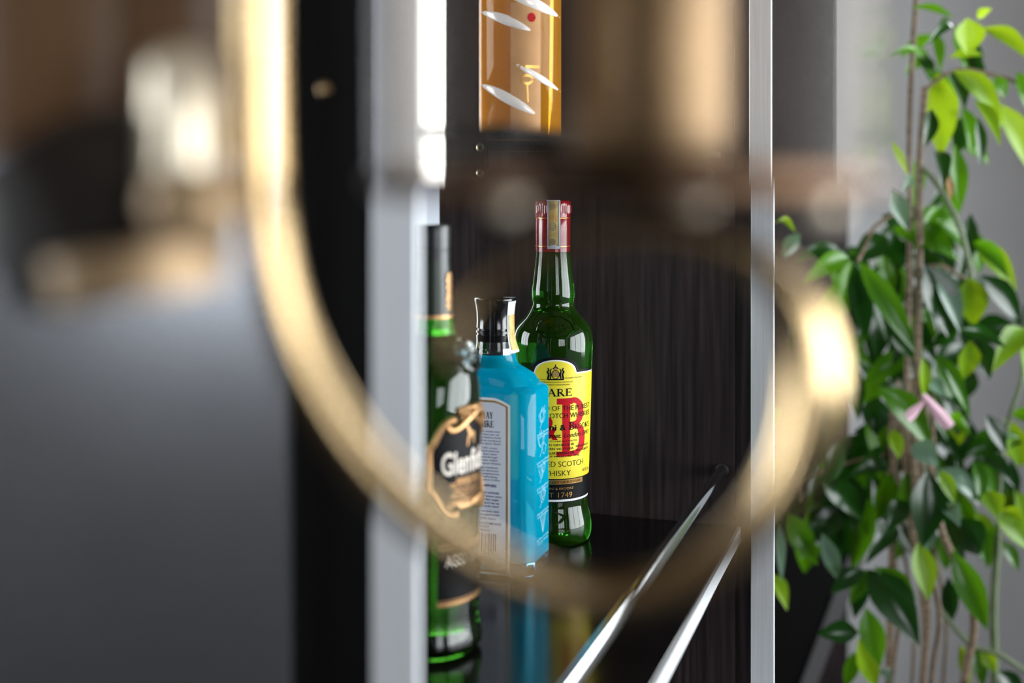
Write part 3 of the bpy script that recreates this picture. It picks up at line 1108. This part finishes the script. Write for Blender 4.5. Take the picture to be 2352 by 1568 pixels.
# blank
edge = [(gu(994), -1030), (gu(1012), -1000), (gu(1024), -975), (gu(1045), -982), (gu(1070), -972), (gu(1101), -946), (0, -942)]
bott = [(gu(994), -1114), (gu(1012), -1140), (gu(1030), -1160), (gu(1050), -1154), (gu(1080), -1158), (gu(1101), -1162), (0, -1160)]
ev = lambda u: interp([(a, c) for a, c in edge], -abs(u))
bv = lambda u: interp([(a, c) for a, c in bott], -abs(u))
lab = obj('shield_label', columns(gu(992), -gu(992), 60, bv, ev, 24).wrap(gfn, 0.0003), 'label_black', gl)
lab['label'] = 'black shield label with copper frame'
ls = sub(lab, tuple(gc))
b = MB()
for path in (A, A2, B, B2):
    for q in (path, mirror(path)):
        pts = [gfn(u, v, 0.0006) for u, v in catmull(q, 5)]
        rows_ = []
        b.tube(pts, [0.0024] * (len(pts) - 1) + [0.0015], 8)
obj('frame', b, 'copper', ls)
pr = Print()
pr.text('Glen', gu(1019), -1087, 52, 'L', 78, bold=0.02)
pr.text('fiddich', gu(1019) + 82, -1087, 52, 'L', 118, bold=0.02)
obj('title', pr.wrap(gfn, 0.0007, 8), 'cream_print', ls)
pr = Print()
for k, (s, c, w) in enumerate((('SINGLE MALT', 9, 96), ('SCOTCH WHISKY', 11, 124), ('DISTILLED AND MATURED', 7, 104), ('THE VALLEY OF THE DEER', 8, 126), ('DUFFTOWN BANFFSHIRE', 7, 100), ('SCOTLAND', 7, 60))):
    pr.text(s, 0, -1106 - k * 11.5, c, 'C', w, bold=0.02)
obj('copper_lettering', pr.wrap(gfn, 0.0007), 'copper', ls)
pr = Print()
pr.strip([(-14, -1028), (-9, -1008), (-2, -1000), (10, -1002), (12, -1026)], [4, 7, 16, 12, 4])
pr.strip([(-3, -1000), (-12, -985), (-18, -978)], [12, 8, 6])
for s in (-1, 1):
    pr.strip([(-16, -978), (-16 + s * 10, -966), (-16 + s * 8, -954)], 3)
    pr.strip([(-16 + s * 8, -968), (-16 + s * 17, -962)], 2.4)
obj('stag_emblem', pr.wrap(gfn, 0.0007), 'copper', ls)
# lower strip label
u0 = gu(1013)
lo = obj('lower_label', columns(u0, -u0, 50, lambda u: -1388, lambda u: -1248).wrap(gfn, 0.0003), 'label_black', gl)
pr = Print()
for (ya, yb_) in ((-1256, -1248), (-1262, -1259), (-1388, -1379), (-1376, -1374)):
    pr = Print()
    for i in range(40):
        a, c_ = u0 + (-2 * u0) * i / 40, u0 + (-2 * u0) * (i + 1) / 40
        pr.poly([(a, ya), (c_, ya), (c_, yb_), (a, yb_)])
    obj('label_line', pr.wrap(gfn, 0.0005), 'copper', sub(lo, tuple(gc)))
pr = Print()
pr.text('AGED 12 YEARS', 0, -1300, 26, 'C', 150, bold=0.02)
obj('age_lettering', pr.wrap(gfn, 0.0006, 8), 'cream_print', sub(lo, tuple(gc)))

# --- amber bottle on the glass shelf ----------------------------------------
SA = 1.05 / F
GT = GZ + 0.005
ac = at(1191, HY, 1.05); ac.z = GT
am = thing('amber_spirit_bottle', 'amber spirit bottle with diagonal ridges, their reflections painted white, standing on the glass shelf', 'bottle', tuple(ac))
ar = 96 * SA
aprof = [(0, ar * .8), (0.001, ar * .93), (0.004, ar), (0.16, ar), (0.175, ar * .96), (0.19, ar * .82), (0.2, ar * .6), (0.212, ar * .42), (0.24, ar * .36), (0.262, ar * .36)]
b = MB(); b.lathe(aprof, 64, ac)
obj('glass_body', b, 'amber_glass', am)
b = MB(); b.lathe([(0.255, ar * .40), (0.256, ar * .43), (0.29, ar * .43), (0.292, ar * .38)], 40, ac)
obj('cap', b, 'cap_black', am)
afn = turn_fn(ac, lambda z: ar, 0.0, SA, 0)
av = lambda y: (HY - y) - (GT - CAMZ) / SA       # photo row -> v above the base
obj('label', columns(-22, 48, 12, lambda u: 4, lambda u: 330, 4).wrap(afn, 0.0003), 'tan_label', am)
b = MB()  # reflections on the bottle's diagonal ridges, painted as solid white strips
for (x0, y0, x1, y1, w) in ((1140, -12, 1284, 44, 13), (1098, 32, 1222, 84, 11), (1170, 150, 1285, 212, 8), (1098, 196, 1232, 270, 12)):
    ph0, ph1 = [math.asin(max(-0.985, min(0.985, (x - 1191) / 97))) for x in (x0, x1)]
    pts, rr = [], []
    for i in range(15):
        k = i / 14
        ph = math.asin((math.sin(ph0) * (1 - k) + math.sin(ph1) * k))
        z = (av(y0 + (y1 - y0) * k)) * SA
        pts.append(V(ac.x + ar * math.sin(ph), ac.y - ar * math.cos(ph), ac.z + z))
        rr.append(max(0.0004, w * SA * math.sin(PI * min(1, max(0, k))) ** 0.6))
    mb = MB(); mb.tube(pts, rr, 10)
    for p_ in mb.v:      # press the painted reflection flat on to the bottle
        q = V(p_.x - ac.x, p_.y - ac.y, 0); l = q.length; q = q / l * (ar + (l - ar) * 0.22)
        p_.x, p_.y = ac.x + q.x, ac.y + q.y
    obj('painted_reflection', mb, 'reflection_paint', am)
pr = Print()
pr.strip(arc(16, av(190), 12, 9, 0, 360, 16), 6, True)
pr.strip([(16, av(200)), (18, av(240))], 3)
pr.rect(-4, av(165), 44, av(158), 3)
obj('seal', pr.wrap(afn, 0.0005), 'gold', am)
pr = Print(); pr.strip(arc(26, av(52), 5, 6, 0, 360, 12), 9, True)
obj('red_seal', pr.wrap(afn, 0.0005), 'red', am)

# ------------------------------------------------------------------ the chandelier in front of the lens
YC = 0.285
SC = YC / F
lam_top = R['z1']
hub = at(592, -420, YC)
ch = thing('chandelier', 'golden brass chandelier with scrolled arm, glass lamp shade and candle tube', 'chandelier', (hub.x, hub.y, lam_top))
path = [(590, -420, 46), (590, -60, 48), (592, 120, 50), (596, 300, 51), (606, 480, 51), (630, 640, 51), (676, 790, 51), (746, 930, 52), (838, 1060, 52), (950, 1172, 52), (1080, 1268, 50),
        (1220, 1335, 46), (1370, 1368, 40), (1510, 1352, 40), (1640, 1288, 44), (1745, 1192, 50), (1820, 1070, 58), (1860, 930, 64), (1862, 800, 62), (1826, 690, 52), (1756, 612, 42), (1660, 560, 34),
        (1550, 536, 29), (1440, 530, 27), (1320, 546, 25), (1210, 588, 22), (1120, 652, 17), (1060, 740, 11), (1040, 830, 6)]
sp = catmull(path, 6)
b = MB()
b.tube([at(x, y, YC) for x, y, r in sp], [r * SC for x, y, r in sp], 20)
o = obj('scroll_arm', b, 'brass', ch)
b = MB()
b.lathe([(-0.03, .004), (-0.026, .012), (-0.01, .02), (0.01, .018), (0.022, .009), (0.04, .006)], 32, hub)
obj('hub', b, 'brass', ch)
b = MB(); b.tube([hub + Z * 0.03, V(hub.x, hub.y, lam_top)], 0.004, 12)
obj('rod', b, 'brass', ch)
b = MB(); b.lathe([(-0.03, .01), (-0.02, .04), (0, .05)], 32, V(hub.x, hub.y, lam_top))
obj('ceiling_rose', b, 'brass', ch)
lc = at(1440, 420, 0.30)
b = MB()
b.lathe([(-0.0035, .045), (-0.003, .060), (-0.001, .0622), (0.002, .0622), (0.003, .060), (0.001, .055)], 64, lc + Z * 0.0)
pan = obj('drip_pan', b, 'bronze', ch)
b = MB()
b.lathe([(-0.008, .004), (-0.007, .008), (-0.003, .012), (0.004, .017), (0.010, .0200)], 40, at(1490, 420, 0.30))
cup = obj('lamp_cup', b, 'bronze', ch)
b = MB()
b.lathe([(0.006, .019), (0.008, .0195), (0.11, .0195), (0.112, .018)], 40, at(1490, 420, 0.30))
obj('lamp_socket', b, 'tan_metal', ch)
b = MB()
rows_ = []
for z, r in ((0.003, .0602), (0.10, .0606), (0.16, .058), (0.16, .0568), (0.10, .0594), (0.003, .0590)):
    rows_.append([lc + V(r * math.cos(2 * PI * j / 96), r * math.sin(2 * PI * j / 96), z) for j in range(96)])
rows_.append(rows_[0])
b.quad_grid(rows_, True)
sh = obj('glass_shade', b, 'clear', ch)
for px, py in ((1150, 424), (1166, 458), (1582, 446), (1600, 455), (1700, 430), (1880, 432), (1892, 474)):
    b = MB()
    b.sphere(at(px, py, 0.262), 0.0037, 14)
    k_ = obj('thumb_screw', b, 'pale_brass', ch)
# second lamp on the left
la = at(205, 490, 0.30)
axis = V(0.53, -0.12, -0.85).normalized()
rot = axis.to_track_quat('Z', 'Y').to_matrix()
b = MB()
b.lathe([(-0.018, .019), (-0.016, .0235), (0.0, .0255), (0.013, .0245), (0.016, .020)], 40, la, rot)
obj('lamp_cup', b, 'dark_bronze', ch)
b = MB()
b.lathe([(-0.0055, .013), (-0.0045, .019), (0.0045, .0195), (0.0055, .013)], 40, at(320, 622, 0.272), Matrix.Rotation(-0.12, 3, 'Y'))
obj('drip_pan', b, 'tan_metal', ch)
b = MB(); b.sphere(at(165, 676, 0.265), 0.0046, 18)
obj('finial', b, 'brass', ch)
b = MB()
b.lathe([(0, .0085), (0.001, .0098), (0.02, .0088), (0.033, .0086), (0.0365, .0065), (0.038, .002)], 32, at(420, 480, 0.29))
obj('candle_tube', b, 'cream', ch)
b = MB()
b.lathe([(0, .004), (0.003, .008), (0.012, .0105), (0.018, .0095), (0.02, .007)], 32, at(445, 600, 0.268))
obj('candle_cup', b, 'tan_metal', ch)
b = MB()
rows_ = []
ls_ = at(205, 350, 0.345)
for z, r in ((0.0, .041), (0.06, .042), (0.12, .04), (0.12, .038), (0.06, .040), (0.0, .039)):
    rows_.append([ls_ + V(r * math.cos(2 * PI * j / 64), r * math.sin(2 * PI * j / 64), z) for j in range(64)])
rows_.append(rows_[0])
b.quad_grid(rows_, True)
obj('amber_shade', b, 'amber_shade', ch)
b = MB()
b.tube([at(x, y, 0.30) for x, y in ((160, 690), (250, 668), (330, 640), (430, 608), (500, 540), (545, 420), (575, 200), (590, -60))], [0.003] * 8, 12)
obj('left_arm', b, 'brass', ch)

# ------------------------------------------------------------------ the plant
YP = 1.72
pb = at(2110, 0, YP)
plant = thing('potted_plant', 'leafy green houseplant on woody canes beside the cabinet', 'plant', (pb.x, pb.y, 0))
b = MB()
b.lathe([(0, .13), (0.004, .14), (0.5, .17), (0.52, .172), (0.52, .158), (0.48, .152)], 40, V(pb.x, pb.y, 0))
obj('planter', b, 'planter', plant)
b = MB(); b.lathe([(0.47, .150), (0.485, .149), (0.49, .12)], 32, V(pb.x, pb.y, 0))
obj('soil', b, 'soil', plant)


def cane(pts, r, m='cane', nm='stem'):
    b = MB()
    q = catmull(pts, 5)
    b.tube([at(x, y, d) for x, y, d in q], [r for i in range(len(q))], 8)
    return obj(nm, b, m, plant)


soil_row = HY + (CAMZ - 0.48) * F / YP
for i in range(9):
    x = 2010 + i * 24
    dx = random.uniform(-6, 6)
    x += random.uniform(-16, 16)
    dz = random.uniform(-.03, .05)
    cane([(2030 + i * 18, soil_row, YP + dz), (x + 22, 1568, YP + dz), (x + 34 + random.uniform(-10, 10), 1400, YP + dz), (2100 + (i - 4) * 13 + random.uniform(-14, 14), 1180, YP + dz),
          (2100 + (i - 5) * 12 + dx, 950 - 40 * (i % 3), YP + dz)], random.choice((.0025, .0035, .005, .0065)))
cane([(2112, 1190, YP), (2108, 800, YP - .02), (2113, 560, YP - .02), (2112, 380, YP - .02), (2125, 200, YP - .02)], .005)
cane([(2082, 1190, YP + .02), (2085, 800, YP + .02), (2090, 520, YP + .02), (2088, 300, YP + .02), (2096, 120, YP), (2108, -40, YP)], .0042)
cane([(2262, soil_row, YP), (2284, 1568, YP), (2282, 1400, YP), (2292, 1230, YP)], .006, 'cane_green')
cane([(2292, 1240, YP), (2300, 1050, YP), (2318, 960, YP), (2348, 860, YP), (2356, 700, YP)], .0035, 'cane_green')
cane([(2160, 1400, YP), (2230, 1480, YP - .02), (2300, 1505, YP - .03), (2380, 1560, YP - .04)], .0035, 'cane_green')
cane([(2112, 380, YP - .02), (2150, 420, YP - .03), (2200, 510, YP - .04), (2228, 610, YP - .04), (2232, 640, YP - .04)], .004, 'cane_green')
cane([(1970, 600, YP - .04), (1990, 560, YP - .02), (2010, 520, YP), (2085, 470, YP + .02)], .0028)
cane([(1838, 1150, YP), (1845, 1100, YP + .02), (1960, 1060, YP + .03), (2080, 1030, YP + .02)], .0025)
cane([(2300, 690, YP), (2230, 650, YP), (2160, 610, YP), (2110, 620, YP)], .0028)
cane([(2352, 200, YP - .02), (2310, 180, YP), (2200, 160, YP), (2125, 205, YP)], .0028)


def leaf(bx, by, tx, ty, w, m='leaf_mid', dep=None, droop=None, tipd=None, roll=None):
    """lanceolate blade from base to tip with a folded midrib and a droop"""
    d0 = YP + (random.uniform(-.06, .06) if dep is None else dep)
    d1 = d0 + (random.uniform(-.05, .03) if tipd is None else tipd)
    a, c = at(bx, by, d0), at(tx, ty, d1)
    ax = c - a
    Ln = ax.length
    u = ax.normalized()
    view = V(0, -1, 0.25)
    rl = random.uniform(-.3, .3) if roll is None else roll
    side = u.cross(view).normalized()
    nrm = side.cross(u).normalized()
    side2 = side * math.cos(rl) + nrm * math.sin(rl)
    nrm2 = side2.cross(u).normalized()
    hw_ = w * 1.2 * d0 / F / 2
    dr = (random.uniform(.06, .16) if droop is None else droop) * Ln
    prof = [(0, .05), (.06, .24), (.18, .66), (.34, .97), (.5, .97), (.68, .74), (.85, .38), (1, .02)]
    b = MB()
    rows = []
    for k, ww in prof:
        mid = a + ax * k + Z * (dr * math.sin(PI * k)) * (0.9 if abs(u.z) < .8 else 0.15) + nrm2 * (dr * 0.7 * math.sin(PI * k))
        h = hw_ * ww
        rows.append([mid - side2 * h + nrm2 * h * .28, mid - side2 * h * .5 + nrm2 * h * .08, mid - nrm2 * h * .06, mid + side2 * h * .5 + nrm2 * h * .08, mid + side2 * h + nrm2 * h * .28])
    b.quad_grid(rows)
    return obj('leaf', b, m, plant)


D, Mi, Li, Pa = 'leaf_dark', 'leaf_mid', 'leaf_light', 'leaf_pale'
LEAVES = [
    (2222, 42, 2222, 126, 62, Li), (2190, 40, 2090, 18, 16, Mi), (2245, 42, 2278, 20, 18, Li), (2258, 64, 2372, 145, 44, Li), (2184, 55, 2132, 100, 26, D),
    (2155, 168, 2162, 362, 68, Li), (2185, 165, 2216, 250, 40, D), (2190, 162, 2305, 295, 44, Li), (2180, 132, 2258, 128, 18, Li), (2240, 230, 2298, 335, 34, Li),
    (2212, 245, 2228, 358, 36, Mi), (2300, 240, 2362, 390, 52, Li), (2246, 270, 2252, 385, 24, D), (2192, 330, 2206, 485, 34, Mi), (2140, 250, 2122, 340, 34, D),
    (2152, 345, 2166, 440, 34, D), (2338, 165, 2364, 262, 36, Mi), (2285, 175, 2308, 225, 30, Mi), (2125, 140, 2035, 132, 16, Mi), (2046, 325, 2085, 405, 18, Li),
    (2175, 400, 2183, 460, 16, 'leaf_dry'), (2070, 545, 2205, 604, 62, Mi), (2150, 505, 2218, 585, 42, Mi), (2240, 558, 2336, 668, 46, Li), (2235, 555, 2318, 640, 34, Mi),
    (1955, 598, 1928, 738, 50, Mi), (1972, 600, 2104, 812, 48, Mi), (1950, 592, 1840, 655, 40, Mi), (1942, 586, 1818, 608, 34, D), (1962, 604, 1992, 780, 48, D),
    (1975, 602, 2040, 790, 60, D), (2122, 606, 2178, 775, 74, D), (2152, 608, 2206, 765, 46, Pa), (2226, 632, 2236, 748, 60, Li), (2252, 632, 2348, 756, 50, D),
    (2200, 756, 2142, 796, 30, D), (2205, 756, 2312, 798, 30, D), (2228, 782, 2214, 870, 46, Li), (2240, 774, 2272, 872, 50, D), (2352, 755, 2278, 855, 48, Li),
    (1782, 512, 1828, 534, 20, Li), (1838, 535, 1796, 596, 30, Pa), (2048, 738, 2098, 826, 40, D), (2046, 432, 2084, 528, 36, Pa), (2094, 405, 2072, 440, 24, Pa),
    (1908, 782, 1962, 905, 60, Mi), (1932, 818, 1972, 965, 46, D), (2018, 888, 2144, 1042, 56, Mi), (2118, 820, 2120, 915, 28, Li), (2128, 866, 2168, 910, 28, Pa),
    (2172, 846, 2228, 962, 24, Mi), (2170, 918, 2222, 952, 20, D), (2050, 985, 2066, 1055, 30, Li), (2096, 1020, 2156, 1072, 48, Pa), (2236, 1002, 2342, 1004, 26, Mi),
    (2152, 1078, 2252, 1164, 36, Pa), (2160, 1080, 2192, 1156, 30, Li), (2046, 1085, 2014, 1196, 48, Mi), (2080, 1085, 2082, 1198, 54, Mi), (1886, 1104, 1980, 1196, 50, D),
    (2322, 1055, 2308, 1188, 40, D), (2268, 1126, 2292, 1192, 46, Li), (2170, 965, 2230, 1000, 34, Mi), (1806, 1176, 1878, 1298, 48, Mi), (1786, 1200, 1796, 1335, 20, Pa),
    (1772, 1318, 1808, 1402, 32, Li), (1888, 1225, 1928, 1334, 34, Pa), (1984, 1308, 1906, 1364, 36, D), (1990, 1306, 1952, 1388, 34, Mi), (1994, 1308, 2112, 1484, 76, D),
    (2008, 1302, 2104, 1380, 34, Mi), (1986, 1310, 1962, 1420, 36, D), (1972, 1452, 1876, 1456, 44, D), (1988, 1395, 2022, 1530, 48, Mi), (1972, 1465, 2012, 1580, 44, Li),
    (1962, 1495, 1942, 1580, 30, Mi), (2108, 1245, 2132, 1380, 50, Li), (2160, 1212, 2172, 1308, 52, Mi), (2188, 1265, 2268, 1446, 54, Mi), (2178, 1325, 2182, 1436, 34, D),
    (2204, 1180, 2272, 1296, 44, Mi), (2198, 1190, 2250, 1276, 74, D), (2286, 1188, 2368, 1268, 40, Li), (2130, 1080, 2118, 1258, 74, D), (2064, 1215, 1988, 1296, 34, D),
    (2206, 1478, 2226, 1580, 24, Li), (2240, 1488, 2258, 1580, 28, Mi), (2254, 1488, 2288, 1545, 30, Li), (2165, 1158, 2205, 1210, 38, Pa), (2300, 1170, 2352, 1215, 36, Li),
    (2138, 1195, 2120, 1280, 26, Pa), (2252, 1046, 2330, 1120, 34, D), (2230, 1060, 2290, 1150, 34, Mi), (2330, 1120, 2362, 1230, 34, Li), (2300, 1240, 2340, 1310, 26, Mi),
    (2345, 760, 2360, 900, 34, Li), (2020, 1540, 2050, 1570, 24, Pa), (2290, 1540, 2352, 1620, 40, D), (2085, 1150, 2030, 1230, 40, D), (1900, 1200, 1840, 1260, 34, D), (1930, 1010, 1900, 1120, 40, D),
]
random.seed(21)
for L in LEAVES:
    leaf(*L, dep=random.uniform(-.07, .02))
# leaves deeper in the crown
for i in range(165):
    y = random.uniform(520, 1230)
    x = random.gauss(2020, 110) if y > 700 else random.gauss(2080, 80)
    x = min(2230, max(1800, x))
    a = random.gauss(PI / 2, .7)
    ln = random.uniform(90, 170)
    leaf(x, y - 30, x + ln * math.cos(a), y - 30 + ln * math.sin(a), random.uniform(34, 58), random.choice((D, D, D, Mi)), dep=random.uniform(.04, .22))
for i in range(18):
    y = random.uniform(60, 500)
    x = random.uniform(2095, 2230)
    a = random.gauss(PI / 2, .5)
    ln = random.uniform(70, 130)
    leaf(x, y, x + ln * math.cos(a), y + ln * math.sin(a), random.uniform(24, 40), random.choice((D, Mi, Mi)), dep=random.uniform(.03, .14))
for i in range(12):
    x, y = random.uniform(2190, 2340), random.uniform(940, 1200)
    a = random.gauss(PI / 2 - .3, .6)
    ln = random.uniform(80, 130)
    leaf(x, y, x + ln * math.cos(a), y + ln * math.sin(a), random.uniform(30, 46), random.choice((D, Mi, Mi, Li)), dep=random.uniform(-.02, .1))
# pink bloom
for (x0, y0, x1, y1, w) in ((2120, 905, 2182, 980, 30), (2122, 922, 2082, 962, 24)):
    b = MB()
    a, c = at(x0, y0, YP - .09), at(x1, y1, YP - .10)
    u = (c - a); s_ = u.cross(V(0, -1, 0)).normalized()
    rows_ = []
    for k, ww in ((0, .3), (.3, .6), (.7, 1), (1, .8)):
        m_ = a + u * k
        h = w * YP / F / 2 * ww
        rows_.append([m_ - s_ * h, m_ + V(0, -.004, 0), m_ + s_ * h])
    b.quad_grid(rows_)
    obj('petal', b, 'petal', plant)

# ------------------------------------------------------------------ dark board behind the plant
YBd = 2.15
q0 = at(1700, 0, YBd)
bd = thing('slanted_board', 'black slanted board with a grey metal edge behind the plant', 'board', (at(1800, 0, YBd).x, YBd, 0))
b = MB()
pA, pB = at(1985, 1180, YBd), at(1790, 1700, YBd)
dirv = (pB - pA)
k0 = pA.z / -dirv.z
foot = pA + dirv * (pA.z / -dirv.z)
topl = pA + dirv * -0.15
rows_ = [[V(foot.x - 0.55, YBd, 0), V(foot.x, YBd, 0), topl, V(topl.x - 0.42, YBd, topl.z)],
         [V(foot.x - 0.55, YBd + .03, 0), V(foot.x, YBd + .03, 0), topl + V(0, .03, 0), V(topl.x - 0.42, YBd + .03, topl.z)]]
b.ring_solid(rows_)
obj('panel', b, 'black_lam', bd, smooth=False)
b = MB()
rows_ = [[foot + V(0, -.004, 0), foot + V(.028, -.004, 0), topl + V(.028, -.004, 0), topl + V(0, -.004, 0)], [foot + V(0, .034, 0), foot + V(.028, .034, 0), topl + V(.028, .034, 0), topl + V(0, .034, 0)]]
b.ring_solid(rows_)
obj('edge_strip', b, 'grey_metal', bd, smooth=False)
